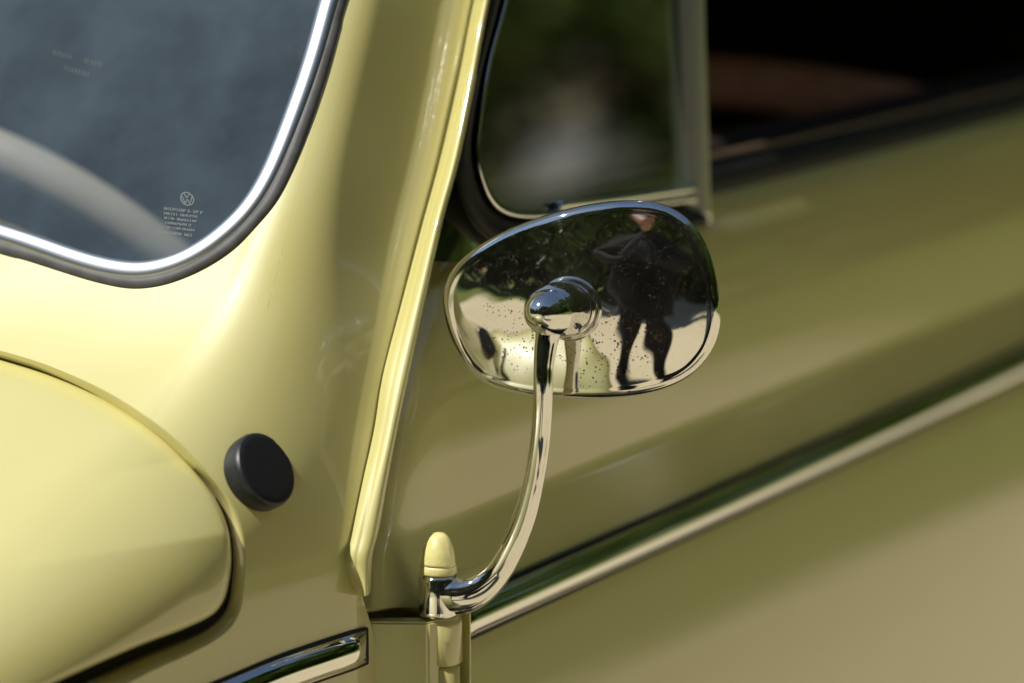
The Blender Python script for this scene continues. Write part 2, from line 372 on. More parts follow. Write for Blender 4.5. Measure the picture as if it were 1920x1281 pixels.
# --- rain gutter: a raised channel whose front flange catches the sun
gy = np.concatenate([np.linspace(-900, 0, 50)[:-1], np.linspace(0, 1118, 130)])
_gl = spline(GUT+[(662, 1085), (676, 1118)], 400); _gr = spline([(1100, -900), (1040, -600), (980, -300), (912, 0), (884, 150), (853, 300), (822, 415), (790, 555), (759, 700), (738, 798), (718, 900), (700, 1000), (689, 1048), (684, 1118)], 400)
gl_ = np.stack([np.interp(gy, _gl[:, 1], _gl[:, 0]), gy], -1); gr_ = np.stack([np.interp(gy, _gr[:, 1], _gr[:, 0]), gy], -1)
def gut_f(off): return lambda a, b, z: b-(bs(z, a)+off)
gL = hit(gut_f(.0025), gl_[:, 0], gl_[:, 1]); gLn = np.tile(np.array([0, 1., 0]), (len(gL), 1))
gR = hit(lambda a, b, z: b-(bs(z, a)+np.interp(z, [.03, .08, .2], [.0095, .0125, .0165])), gr_[:, 0], gr_[:, 1])
mid = gL*.45+gR*.55+np.array([-.0012, 0, 0])
tap = np.interp(gl_[:, 1], [1040, 1118], [1, .15])[:, None]
rows = [gL-gLn*.010+np.array([.001, 0, 0]), gL-gLn*.001+np.array([.0005, 0, 0]), gL*.9+gR*.1+np.array([-.0012, .0004, 0])*tap, gL*.56+gR*.44+np.array([-.0013, 0, 0])*tap, gL*.5+gR*.5+np.array([-.0010, 0, 0])*tap, gL*.44+gR*.56+np.array([-.0013, 0, 0])*tap,
        gL*.1+gR*.9+np.array([-.0012, 0, 0])*tap, gR, gR+np.array([.0015, .0003, 0]), gR+np.array([.006, -.001, 0]), gR+np.array([.014, -.010, 0])]
gutter = recalc(grid_obj('rain_gutter', world(np.stack(rows, 1)), PAINT, car_root))

# --- windshield: glass, rubber seal, bright bead
wo = spline(W_OUT, 300); wm = spline(W_MID, 300)
def near_idx(A, B): return np.array([np.argmin(((B-p)**2).sum(1)) for p in A])
wmid = wm[near_idx(wo, wm)]
# smooth the pairing
kern = np.ones(9)/9
wmid = np.stack([np.convolve(np.pad(wmid[:, j], 4, 'edge'), kern, 'valid') for j in (0, 1)], -1)
win = wmid+(wmid-wo)*np.interp(np.arange(300)/299, [0, .35, .5, .6, .75, 1], [.45, .45, .45, .55, .8, .8])[:, None]
def ws_f(off):
    def f(a, b, z):
        sl_ = np.interp(z, _z, _s); s_ = .66+0*z
        return (np.interp(np.maximum(z, .155), _z, _a)+.66*np.minimum(z-.155, 0)-.10*np.maximum(-b-.08, 0)-.12*np.maximum(-b-.08, 0)**2-a)/np.sqrt(1.43)+off
    return f
prof = [(-.03, -.002), (0, .0008), (.10, .0022), (.3, .0026), (.45, .0012), (.55, .0006), (.72, .0018), (.86, .0014), (1.0, -.0022), (1.03, -.006)]
rowsr = []
for t_, h_ in prof:
    p_ = wo*(1-t_)+win*t_; c_ = hit(body0, p_[:, 0], p_[:, 1]); g_ = grad(body0, c_); rowsr.append(c_+g_*h_)
windshield_in = hit(ws_f(.0045), win[:, 0], win[:, 1])
kk = np.linspace(-.004, 1, 70)
tgt = np.array([(-1100, -900)])
PG = win[:, None]*(1-kk)[None, :, None]+tgt[None]*kk[None, :, None]
gp = hit(ws_f(.0045), PG[..., 0], PG[..., 1])
windshield = face_to(recalc(grid_obj('windshield', world(gp), WSGLASS, car_root)), -d)
seal = recalc(grid_obj('rubber_seal', world(np.stack(rowsr, 1)), RUBBER, windshield))
wbd = wmid+(wo-wmid)*.12
cm_ = hit(body0, wbd[:, 0], wbd[:, 1]); gm_ = grad(body0, cm_)
sweep('chrome_bead', world(cm_+gm_*.0008), superell(.0049, .0034, 2.2, 20), make_chrome('satin_trim', rough=.38, col=(.52, .56, .60)), windshield)
# etched maker's mark on the glass: ring with V over W, then rows of fine etched marks too small to read
def on_glass(px, py, off=-.0003):
    c_ = hit(ws_f(.0045+off), np.atleast_1d(px).astype(float), np.atleast_1d(py).astype(float)); return world(c_)
def stroke(bmv, bmf, p, q, wd):
    p, q = np.array(p, float), np.array(q, float); v = q-p; nn = np.array([-v[1], v[0]])/np.hypot(*v)*wd/2
    i = len(bmv); bmv += [p-nn, q-nn, q+nn, p+nn]; bmf.append((i, i+1, i+2, i+3))
ev, ef = [], []
cx, cy, R_ = 351, 373, 12
skew = lambda x, y: (cx+x*R_+.12*y*R_*-1, cy-y*R_+.10*x*R_)
for i in range(28):
    t0, t1 = 2*math.pi*i/28, 2*math.pi*(i+1)/28+.03
    stroke(ev, ef, skew(math.cos(t0), math.sin(t0)), skew(math.cos(t1), math.sin(t1)), 2.3)
for p, q in [((-.42, .80), (0, .12)), ((.42, .80), (0, .12)), ((-.80, .42), (-.36, -.78)), ((-.36, -.78), (0, -.05)), ((0, -.05), (.36, -.78)), ((.36, -.78), (.80, .42))]:
    stroke(ev, ef, skew(*p), skew(*q), 1.8)
ev = np.array(ev); mesh_obj('etched_emblem', on_glass(ev[:, 0], ev[:, 1]), ef, ETCH, windshield, False)
tv, tf = [], []
rr = random.Random(11)
for row, (x0, x1, y0) in enumerate([(309, 379, 391), (309, 373, 400), (309, 368, 408.5), (307, 366, 417), (306, 366, 425.5), (297, 366, 434.5)]):
    x = x0
    while x < x1:
        wd = rr.uniform(2.2, 4.2); hgt = 6.0 if row in (0, 5) else 5.0
        if rr.random() > .12:
            yy = y0+(x-x0)*.11; stroke(tv, tf, (x, yy-hgt/2), (x-1, yy+hgt/2), wd*.55)
            if rr.random() > .4: stroke(tv, tf, (x, yy+rr.uniform(-2, 2)), (x+wd, yy+rr.uniform(-2, 2)+.3), 1.5)
        x += wd+.9
for x0, x1, y0 in [(102, 137, 98), (160, 192, 113), (123, 168, 128)]:
    x = x0
    while x < x1:
        stroke(tv, tf, (x, y0+(x-x0)*.28-4), (x-1, y0+(x-x0)*.28+5), 1.0); x += rr.uniform(5, 8)
tv = np.array(tv); mesh_obj('etched_marks', on_glass(tv[:, 0], tv[:, 1]), tf, ETCH, windshield, False)['kind'] = 'stuff'

# --- black round plug on the cowl
pc = hit(body0, np.array([489.]), np.array([884.])); pn = grad(body0, pc)[0]; pc = pc[0]
want = np.array([.05, .86, .50])*.75+pn*.25; want /= np.linalg.norm(want)
pw = world(pc+pn*.0012); pnw = want[0]*d+want[1]*n+want[2]*ZUP
plug = sharp(lathe('washer_plug', pw, pnw, [(-.012, .0176), (-.0005, .0174), (.0006, .0175), (.0026, .0169), (.0031, .0165), (.0032, .0156)], PLASTIC, car_root, 64), 30)
sharp(lathe('plug_face', pw+pnw*.0020, pnw, [(0, .0161), (.0010, .0161), (.0014, .0157), (.0016, .014), (.0016, .008), (.0016, .0001)], make_simple('matt_black', (.008, .009, .012), .8, .25, 1400, .6), plug, 64), 40)

# --- chrome moulding on the quarter panel
mc = spline([(-500, 1735), (150, 1425), (420, 1310), (520, 1268), (600, 1240), (660, 1220)], 120)
mcc = hit(body0, mc[:, 0], mc[:, 1]); mg = grad(body0, mcc)
def moulding(name, path_c, nrm_c, half, hgt, mat, parent, endcut=True):
    """half-oval strip lying on a surface; its far end is mitred down to the panel"""
    K = len(path_c); prof_ = [(-1.0, -.003), (-1.0, .0012), (-.9, .0026), (-.62, hgt*.78), (-.3, hgt*.96), (0, hgt), (.3, hgt*.96), (.62, hgt*.78), (.9, .0026), (1.0, .0012), (1.0, -.003)]
    T = np.gradient(path_c, axis=0); T /= np.linalg.norm(T, axis=1)[:, None]
    up_ = np.cross(nrm_c, T); up_ *= np.sign(up_[:, 2:3]); up_ /= np.linalg.norm(up_, axis=1)[:, None]
    G = np.array([[path_c[i]+up_[i]*(s_*half)+nrm_c[i]*h_ for s_, h_ in prof_] for i in range(K)])
    if endcut:
        last = G[-1].copy(); fl = np.array([[path_c[-1]+T[-1]*.0085+up_[-1]*(s_*half*.93)+nrm_c[-1]*min(h_, .0014) for s_, h_ in prof_]])[0]
        fl2 = fl-nrm_c[-1]*.004+T[-1]*.0008
        G = np.concatenate([G, G[-1:]*.92+fl[None]*.08, fl[None], fl2[None]], 0)
    return sharp(recalc(grid_obj(name, world(G), mat, parent)), 38)
def pad(name, path_c, nrm_c, half, mat, parent):
    K = len(path_c); T = np.gradient(path_c, axis=0); T /= np.linalg.norm(T, axis=1)[:, None]
    up_ = np.cross(nrm_c, T); up_ *= np.sign(up_[:, 2:3]); up_ /= np.linalg.norm(up_, axis=1)[:, None]
    pr = [(-1, -.004), (-1, .0008), (-.9, .0012), (.9, .0012), (1, .0008), (1, -.004)]
    G = np.array([[path_c[i]+up_[i]*(s_*half)+nrm_c[i]*h_ for s_, h_ in pr] for i in range(K)])
    e = np.array([[path_c[-1]+T[-1]*.0105+up_[-1]*(s_*half*.93)+nrm_c[-1]*h_ for s_, h_ in pr]])
    return recalc(grid_obj(name, world(np.concatenate([G, e, e-nrm_c[-1]*.004], 0)), mat, parent))
qm = moulding('quarter_moulding', mcc, mg, .0082, .0056, CHROME, car_root)
pad('moulding_gasket', mcc, mg, .0094, BLACKR, qm)

# ------------------------------------------------------------------ the door
_dz = np.linspace(-.5, .19, 1400)
_el = np.interp(_dz, [-.5, -.30, -.15, -.065, -.025, .001, .0295, .0355, .061, .091, .121, .141, .154, .19], [-12, -6, -1, 8, 13, 15, 13, -1, 0, 7, 15, 25, 45, 60])
_el = np.convolve(np.pad(_el, 6, 'edge'), np.ones(13)/13, 'valid')
_db = np.concatenate([[0], np.cumsum(-np.tan(np.radians((_el[1:]+_el[:-1])/2))*np.diff(_dz))]); _db = _db-np.interp(0, _dz, _db)
fe = np.array([(1040, -600), (912, 0), (884, 150), (853, 300), (822, 400), (790, 545), (759, 700), (738, 798), (718, 900), (700, 1000), (690, 1048), (687, 1100), (686, 1131), (688, 1160)], float)
fec = hit(lambda a, b, z: b-(-.020+np.interp(z, _dz, _db)), fe[:, 0], fe[:, 1])
fec = fec[fec[:, 2] < .185]
def door_front(z): return np.interp(z, fec[::-1, 2], fec[::-1, 0])+.0045
def door_b(a, z):
    s_ = np.maximum(a-door_front(z), 0)
    b_ = -.016+np.interp(z, _dz, _db)-.018*np.maximum(a-.1, 0)**2
    return b_-.0075*np.exp(-s_/.0075)-.004*np.exp(-s_/.0018)
zs = np.unique(np.concatenate([np.linspace(.0105, .05, 50), np.linspace(.05, .154, 60)]))
sg_ = np.concatenate([np.linspace(0, .03, 34)**1.0, np.linspace(.03, 1.1, 70)[1:]])
def zbot(s_): return .0045-.013*sm(s_, .0, .065)
Gd = []
for z_ in zs:
    zz_ = zbot(sg_)+(z_-.0105)*(.154-zbot(sg_))/(.154-.0105); aa_ = door_front(z_)+sg_
    Gd.append(np.stack([aa_, door_b(aa_, zz_), zz_], -1))
Gd = np.array(Gd)
zl = np.concatenate([np.linspace(-.5, -.06, 40), np.linspace(-.058, -.0085, 50)])
sl2 = np.concatenate([np.linspace(0, .03, 20), np.linspace(.03, 1.06, 60)[1:]])
AF = .017
Gl = np.array([[(AF+s_, door_b(AF+s_, z_)-.004*math.exp(-s_/.003), z_) for s_ in sl2] for z_ in zl])
def with_return(G, depth=.014):
    e = G[:, :1]+np.array([.0008, -depth, 0]); return np.concatenate([e, G], 1)
door = recalc(grid_obj('door', world(with_return(Gd)), PAINT, car_root))
lsk = recalc(grid_obj('lower_skin', world(with_return(Gl)), PAINT, door))
# curled lip above the hinge pocket
lipx = np.linspace(door_front(.0105)+.001, AF+.004, 24)
lipz = zbot(lipx-lipx[0])+.0006*np.sin(np.linspace(0, 6, 24))
sweep('pocket_lip', world(np.stack([lipx, np.array([door_b(x_, .0105) for x_ in lipx])-.003, lipz-.0008], -1)), circle(.0021, 12), PAINT, door)
# door moulding
ma = np.linspace(.030, 1.08, 100); mz = np.full(100, -.0140)
mp_ = np.stack([ma, np.array([door_b(x_, -.0140) for x_ in ma])+.001, mz], -1)
mnn = np.tile(np.array([0, math.cos(math.radians(14)), math.sin(math.radians(14))]), (100, 1))
dm = moulding('door_moulding', mp_[::-1], mnn, .0085, .0060, CHROME, door)
pad('moulding_gasket', mp_[::-1], mnn, .0104, BLACKR, door)
# window sill: black wiper seal, body-colour cap inside
sa = np.linspace(door_front(.16)+.008, 1.08, 60)
sb = np.array([door_b(x_, .155) for x_ in sa])
sec = np.array([(.001, -.006), (.004, .000), (.003, .010), (-.004, .016), (-.016, .017), (-.024, .012), (-.026, -.012), (-.010, -.014)])
Gs = np.array([[(sa[i], sb[i]+x_, .153+y_) for x_, y_ in sec] for i in range(60)])
recalc(grid_obj('sill_seal', world(Gs), BLACKR, door, wrap_v=True, caps=True))
sec2 = np.array([(-.034, .006), (-.036, .018), (-.05, .021), (-.075, .015), (-.085, -.01), (-.085, -.3), (-.06, -.3)])
Gs2 = np.array([[(sa[i], sb[i]+x_, .153+y_) for x_, y_ in sec2] for i in range(60)])
recalc(grid_obj('inner_door_cap', world(Gs2), make_simple('dark_brown_card', (.030, .020, .014), .8, .3, 25, .3), door))
sweep('sill_trim', world(np.stack([sa, sb-.006, np.full(60, .1715)], -1)), superell(.0035, .0018, 2.5, 14), make_simple('worn_brown_trim', (.10, .07, .05), .35, .5, 40, .2), door)
# window plane: leans inward above the sill
tl = .113; WN = np.array([0, math.cos(math.atan(tl)), math.sin(math.atan(tl))]); WP = (0, -.026, .157)
def onwin(pts, off=0.):
    pts = np.asarray(pts, float); return plane_hit(pts[..., 0], pts[..., 1], np.array(WP)+WN*off, WN)
RO = [(1030, -600), (968, -250), (916, 0), (884, 150), (862, 250), (853, 305), (857, 350), (872, 395), (900, 437), (950, 466), (1060, 474), (1200, 452), (1330, 425)]
RI = [(1072, -600), (1005, -250), (944, 0), (912, 120), (892, 250), (892, 300), (900, 340), (914, 375), (938, 401), (980, 413), (1060, 410), (1200, 396), (1330, 380)]
LI = [(1090, -600), (1018, -250), (955, 0), (923, 120), (902, 250), (903, 295), (911, 333), (924, 364), (946, 386), (985, 396), (1060, 392), (1200, 376), (1330, 358)]
ro, ri, li = spline(RO, 160), spline(RI, 160), spline(LI, 160)
fl_ = gr_[[np.argmin(abs(gr_[:, 1]-min(y_, 480))) for y_ in ro[:, 1]]]
# bright frame sheet between gutter and seal
fsh = spline([(1030, -600), (905, 0), (850, 300), (800, 490)], 60); fsr = spline([(1045, -600), (925, 0), (875, 300), (905, 440), (990, 500)], 60)
kf = np.linspace(0, 1, 24)[None, :, None]
FG = onwin(fsh[:, None]*(1-kf)+fsr[:, None]*kf, -.012)
FG = FG+WN*(.004*np.cos(np.linspace(-1.2, 1.2, 24)))[None, :, None]
recalc(grid_obj('window_frame', world(FG), make_chrome('frame_chrome', dust=.3, rough=.08, col=(.62, .64, .55)), door))
def strip(name, A, B, hs, mat, parent):
    rows_ = [onwin(A*(1-t_)+B*t_, h_) for t_, h_ in hs]; return recalc(grid_obj(name, world(np.stack(rows_, 1)), mat, parent))
strip('vent_seal', ro, ri, [(0, -.016), (0, -.006), (.1, -.001), (.3, .001), (.6, -.001), (.85, -.006), (1, -.010), (1.02, -.02)], BLACKR, door)
VF = strip('vent_frame', ri, li, [(-.05, -.018), (0, -.008), (.15, -.004), (.5, -.0025), (.85, -.004), (1, -.008), (1.05, -.014)], CHROME, door)
BR = spline([(1275, -900), (1278, -600), (1282, -250), (1285, 0), (1291, 200), (1297, 385), (1298, 420)], 60)
sweep('division_bar', world(onwin(BR, -.010)), superell(.0105, .0085, 2.4, 24), make_chrome('bar_chrome', dust=.3, rough=.42, col=(.88, .88, .78)), door)
kg = np.linspace(-.03, 1, 60)[None, :, None]
rgt = spline([(1280, -600), (1284, -250), (1286, 0), (1290, 200), (1294, 330), (1295, 350)], 160)
VG = onwin(li[:, None]*(1-kg)+rgt[:, None]*kg, -.009)
face_to(recalc(grid_obj('vent_glass', world(VG), VGLASS, door)), n)
# chrome foot under the vent pane
ft = spline([(1046, 386), (1120, 378), (1200, 368), (1310, 352)], 40)
sweep('vent_foot', world(onwin(ft, -.006)), superell(.0026, .0024, 2.6, 18), CHROME, door)

# --- hinge with its knuckles and leaves
hinge = lathe('hinge', world((0, 0, -.0235)), ZUP, [(0, .0082), (.0008, .0091), (.0195, .0091), (.0215, .0088), (.0228, .0078), (.0232, .0060)], PAINT, car_root, 40)
lathe('lower_knuckle', world((0, 0, -.13)), ZUP, [(0, .0080), (.1045, .0080), (.1055, .0074)], PAINT, hinge, 36)
lathe('pin', world((0, 0, -.03)), ZUP, [(0, .005), (.034, .005), (.0345, .0045)], make_simple('worn_yellow', (.55, .47, .2), .5, .4, 200, .2), hinge, 24)
def prism(name, poly, z0, z1, mat, parent, bev=.0012):
    bm = bmesh.new(); vs_ = [bm.verts.new((x_, y_, z0)) for x_, y_ in poly]; f_ = bm.faces.new(vs_)
    e = bmesh.ops.extrude_face_region(bm, geom=[f_]); bmesh.ops.translate(bm, verts=[v for v in e['geom'] if isinstance(v, bmesh.types.BMVert)], vec=(0, 0, z1-z0))
    bmesh.ops.recalc_face_normals(bm, faces=bm.faces[:])
    bmesh.ops.bevel(bm, geom=bm.edges[:], offset=bev, segments=2, affect='EDGES')
    for v in bm.verts: v.co = Vector(world(np.array(v.co)))
    me = bpy.data.meshes.new(name); bm.to_mesh(me); bm.free(); return recalc(link(name, me, mat, parent))
prism('body_leaf', [(-.0072, .0030), (-.0135, .0005), (-.030, -.030), (-.024, -.034), (-.006, -.006), (.002, -.004)], -.10, -.0012, PAINT, hinge, .001)
prism('door_leaf', [(.0095, .0085), (.0140, .0070), (.0175, -.004), (.018, -.02), (.012, -.02), (.0115, -.004)], -.13, -.0005, PAINT, hinge, .0014)
box('hinge_pocket', (-.055, -.045, -.2), (.03, -.030, .03), PAINT, hinge, .001)

# ------------------------------------------------------------------ the outside mirror
OUTL = [(837, 529), (851.5, 501), (875.5, 477), (906, 455), (954.5, 429), (1006, 409), (1057.5, 393), (1109, 382), (1157, 376), (1205, 376), (1243, 382), (1274, 397), (1298, 417), (1318.5, 446.5),
        (1332, 477), (1342.6, 515), (1349.5, 553), (1352, 587), (1349.5, 615), (1339, 649), (1322, 676.5), (1298, 700.6), (1263.6, 721), (1219, 735.6), (1171, 743.5), (1109, 747), (1040, 745), (992, 740),
        (944, 730), (913, 718), (882, 694), (862, 666), (844.6, 628.5), (834, 587), (832, 556)]
MT = math.radians(20.0); ME = math.radians(1.0)
mdir = np.array([-math.cos(MT)*math.cos(ME), math.sin(MT)*math.cos(ME), math.sin(ME)])       # shell front, car axes
ex = np.array([math.sin(MT), math.cos(MT), 0]); ez = np.cross(ex, mdir); ez *= np.sign(ez[2])
apex = car(P(1092, 566, 1.300))
ol = spline(OUTL, 160, True); rim_w = -.013
def inset(p2, t_):
    """move the outline inward by t_ metres"""
    T = np.roll(p2, -1, 0)-np.roll(p2, 1, 0); T /= np.linalg.norm(T, axis=1)[:, None]
    nn = np.stack([T[:, 1], -T[:, 0]], -1); nn *= np.sign((nn*-p2).sum(1).mean()); return p2+nn*t_
RD = .185
def dome(p2):
    x_, y_ = p2[..., 0]*1000, p2[..., 1]*1000
    return -(p2**2).sum(-1)/(2*RD)+.000045*(np.sin(x_/4.6+y_/9)*np.cos(y_/5.2-x_/13)+.6*np.sin(x_/2.9-y_/3.7+1))
ROLL = .0050
wv = np.full(160, -.018)
for _ in range(5):
    r_ = ray(ol[:, 0], ol[:, 1]); nw_ = mdir[0]*d+mdir[1]*n+mdir[2]*ZUP; pw_ = world(apex[None]+mdir[None]*wv[:, None])
    D_ = ((pw_-CAM)@nw_)/(r_@nw_); rel = car(CAM+r_*D_[:, None])-apex
    o2 = np.stack([rel@ex, rel@ez], -1); base2 = inset(o2, ROLL); wv = dome(base2)-ROLL*.95-.001
rings = []
for s_ in np.linspace(.02, 1, 44): q = base2*s_; rings.append(np.concatenate([q, dome(q)[:, None]], 1))
e_w = dome(base2)
for ph in np.linspace(.14, 1, 12)*math.pi/2:      # rolled shoulder
    q = inset(o2, ROLL*(1-math.sin(ph))); rings.append(np.concatenate([q, (e_w-ROLL*(1-math.cos(ph))*.95)[:, None]], 1))
rear = e_w-ROLL*.95-.0035
for t_ in (.33, .66, 1): rings.append(np.concatenate([inset(o2, .0006*t_), ((e_w-ROLL*.95)*(1-t_)+rear*t_)[:, None]], 1))
rings.append(np.concatenate([inset(o2, .003), (rear-.0012)[:, None]], 1)); rings.append(np.concatenate([inset(o2, .0055), (rear+.001)[:, None]], 1))
S = np.array(rings); Sw = apex+S[..., :1]*ex+S[..., 1:2]*ez+S[..., 2:]*mdir
fcs = []
M_, N2 = Sw.shape[:2]
for i in range(M_-1):
    for j in range(N2): fcs.append((i*N2+j, i*N2+(j+1) % N2, (i+1)*N2+(j+1) % N2, (i+1)*N2+j))
vv = np.vstack([world(Sw).reshape(-1, 3), world(apex)[None]]); ci = len(vv)-1
for j in range(N2): fcs.append((ci, (j+1) % N2, j))
mirror = recalc(mesh_obj('side_mirror', vv, fcs, MCHROME, car_root))
mirror['label'] = 'rounded chrome door mirror on a curved arm, speckled with pits'
gq = np.vstack([inset(o2, .0052), [[0, 0]]]); gm = np.concatenate([gq, np.concatenate([rear+.0008, [rear.max()]])[:, None]], 1)
mesh_obj('mirror_glass', world(apex+gm[:, :1]*ex+gm[:, 1:2]*ez+gm[:, 2:]*mdir), [(i_, (i_+1) % 160, 160) for i_ in range(160)], make_chrome('silvered_glass', rough=.005, col=(.85, .87, .87)), mirror, False)
mw = mdir[0]*d+mdir[1]*n+mdir[2]*ZUP
bc2 = plane_hit(np.array([1068.]), np.array([579.]), apex+mdir*-.0005, mdir)[0]
bw = world(bc2)
lathe('collar', bw, mw, [(-.004, .0152), (.0003, .0150), (.0013, .0144), (.0018, .0139), (.0012, .0134), (.0004, .0131), (.0003, .0127), (.0018, .0124), (.0028, .0118), (.0028, .0100), (.001, .0095)], ACHROME, mirror, 64)
# knob: swells from the collar and closes in a blunt nose pointing forward
nose = P(np.array(1008.), np.array(587.), 1.300-.040); kv = nose-(bw+mw*.001); kl = np.linalg.norm(kv)
lathe('knob', bw+mw*.001, kv, [(-.004, .0105), (.0, .0116), (kl*.08, .0122), (kl*.2, .0128), (kl*.34, .0130), (kl*.5, .0126), (kl*.64, .0117), (kl*.76, .0104), (kl*.86, .0086), (kl*.93, .0065), (kl*.975, .0041), (kl*.995, .0019), (kl, .0003)], ACHROME, mirror, 56)
# arm
ka = bw+mw*.001+kv*.60
Dk = (ka-CAM)@F
AP = np.array([(1030, 610), (1023, 650), (1019, 690), (1018, 740), (1015, 800), (1008, 860), (998, 915), (983, 970), (961, 1022), (934, 1067), (902, 1097), (868, 1111), (835, 1112), (818, 1112)], float)
apx = spline(AP, 120)
sl_arc = np.linspace(0, 1, 120)
aD = Dk+(1.3185-Dk)*sm(sl_arc, .1, 1.0)
apw = P(apx[:, 0], apx[:, 1], aD)
ssc = np.interp(apx[:, 1], [610, 640, 690, 800, 900, 1000, 1067], [1.35, 1.12, .95, .95, 1.0, 1.18, 1.42])
ssc = np.where(apx[:, 0] < 934, np.interp(apx[:, 0], [818, 850, 880, 905, 934], [2.0, 2.1, 1.92, 1.70, 1.42]), ssc)
# section: flat outer face, ridge and narrow side facet
secA = np.array([(-.0044, -.0030), (-.0040, -.0044), (-.0028, -.0051), (.0012, -.0053), (.0034, -.0047), (.0044, -.0030), (.0046, .0010), (.0040, .0036), (.0022, .0050), (-.0006, .0052), (-.0022, .0046), (-.0027, .0038), (-.0031, .0040), (-.0043, .0026), (-.0047, .0004)])
secA = spline(secA, 45, True)
arm = sweep('arm', apw, secA, ACHROME, mirror, up=-F, scale=ssc)
sock = world((-.0004, .0006, 0))
pin_px = P(np.array(822.), np.array(1151.), 1.3185)
lathe('socket', pin_px-ZUP*.0005, ZUP, [(0, .0078), (.0006, .0092), (.0016, .0095), (.0030, .0094), (.0100, .0093), (.0180, .0091), (.0195, .0086), (.0198, .0076)], ACHROME, mirror, 44)
lathe('nut_skirt', pin_px+ZUP*.0195, ZUP, [(0, .0076), (.0003, .0086), (.0012, .0088), (.0034, .0085), (.0046, .0080)], CAP, mirror, 26)
cp = lathe('nut_cap', pin_px+ZUP*.0235, ZUP+.05*d, [(0, .0083), (.0012, .0081), (.0040, .0077), (.0075, .0068), (.0108, .0056), (.0132, .0042), (.0147, .0025), (.0152, .0003)], CAP, mirror, 26)
for o_ in (cp,):
    for v in o_.data.vertices:
        q = np.array(v.co)*400; v.co += Vector((math.sin(q[0]*1.7+q[2]), math.cos(q[1]*1.3+q[2]*.7), math.sin(q[0]+q[1])))*.00022

# ------------------------------------------------------------------ inside the car
wc = np.array([.235, -.455, .035]); wn_ = np.array([.80, 0, .60])         # wheel centre and axis towards the driver
t_ = np.linspace(0, 2*math.pi, 120, endpoint=False)
we1 = np.array([0, 1., 0]); we2 = np.cross(we1, wn_); RW = .200
ringp = wc+RW*(np.outer(np.cos(t_), we1)+np.outer(np.sin(t_), we2))
sec_r = []
for i, a_ in enumerate(t_):
    rad_ = math.cos(a_)*we1+math.sin(a_)*we2; grip = 1+.16*max(0, math.cos(a_*26))
    ph = np.linspace(0, 2*math.pi, 16, endpoint=False)
    sec_r.append(ringp[i]+.0125*(np.outer(np.cos(ph)*np.where(np.cos(ph) < 0, grip, 1), rad_)+np.outer(np.sin(ph), wn_)))
swheel = recalc(grid_obj('steering_wheel', world(np.array(sec_r)), WHEELM, car_root, wrap_u=True, wrap_v=True))
wnw = wn_[0]*d+wn_[2]*ZUP
lathe('hub', world(wc-wn_*.03), wnw, [(0, .03), (.02, .035), (.03, .03), (.034, .001)], WHEELM, swheel)
for s_ in (-1, 1):
    sp_ = np.linspace(.02, RW, 12)
    sweep('spoke', world(wc-wn_*.02+np.outer(sp_*s_, we1)+np.outer(np.linspace(0, .02, 12), wn_)), superell(.012, .005, 2.5, 14), WHEELM, swheel)
sweep('column', world(np.array([wc-wn_*.4*k_-wn_*.02 for k_ in np.linspace(0, 1, 6)])), circle(.02), LINING, swheel)
box('dashboard', (-.02, -1.25, -.25), (.13, -.06, .115), LINING, car_root, .02)
seat = empty('front_seat', world((.8, -.4, -.5))); seat.parent = car_root
def cushion(name, lo, hi, mat, parent, bev): return box(name, lo, hi, mat, parent, bev, seg=6)
cushion('cushion', (.35, -.62, -.38), (.85, -.13, -.20), LINING, seat, .06)
bk = cushion('backrest', (.80, -.62, -.30), (.90, -.13, .13), LINING, seat, .045)  # dark lining stands for the shade below the seat top
hx = np.linspace(-.66, -.06, 30)
sweep('top_roll', world(np.stack([.84+0*hx, hx, 0.168-.45*np.maximum(hx+.30, 0)**2], -1)), superell(.030, .018, 2.2, 20), LIT_VINYL, seat)  # lighter brown paints in the light caught by the seat top
cb = box('rear_bench', (1.25, -1.2, -.4), (1.6, -.12, .05), LINING, car_root, .05)
box('floor_pan', (-.05, -1.34, -.56), (1.9, -.08, -.50), LINING, car_root, .005)
box('far_side_lining', (-.05, -1.42, -.5), (1.9, -1.36, .60), LINING, car_root, .005)
box('rear_lining', (1.9, -1.42, -.5), (1.95, -.40, .50), LINING, car_root, .005)
box('rear_side_lining', (1.08, -.46, -.5), (1.9, -.42, .45), LINING, car_root, .005)
# roof
ra = np.linspace(.20, 1.9, 20); rsec = [(-.062, .40), (-.075, .47), (-.12, .525), (-.22, .56), (-.45, .59), (-.71, .60), (-.97, .59), (-1.2, .56), (-1.30, .525), (-1.36, .45)]
roof = recalc(grid_obj('roof', world(np.array([[(a_+(.06 if z_ < .45 else .02), b_, z_-.10*max(0, (a_-1.2)/.7)**2) for b_, z_ in rsec] for a_ in ra])), PAINT, car_root)); thicken(roof, .02)
# rear side panel closing the body behind the door
rq = []
for a_ in np.linspace(1.088, 2.25, 40):
    q_ = a_-1.088; row_ = [(a_, float(door_b(1.05, z_))-.06*q_-.34*q_*q_, z_) for z_ in np.linspace(-.5, .15, 30)]
    b0_ = row_[-1][1]; row_ += [(a_, b0_-.004-.15*(z_-.15)-.5*max(0, z_-.38)**1.6, z_-.10*max(0, (a_-1.2)/.7)**2*(z_-.15)/.35) for z_ in np.linspace(.16, .50, 16)]
    rq.append(row_)
rear_panel = recalc(grid_obj('rear_side_panel', world(np.array(rq)), PAINT, car_root)); thicken(rear_panel, .004, 0)
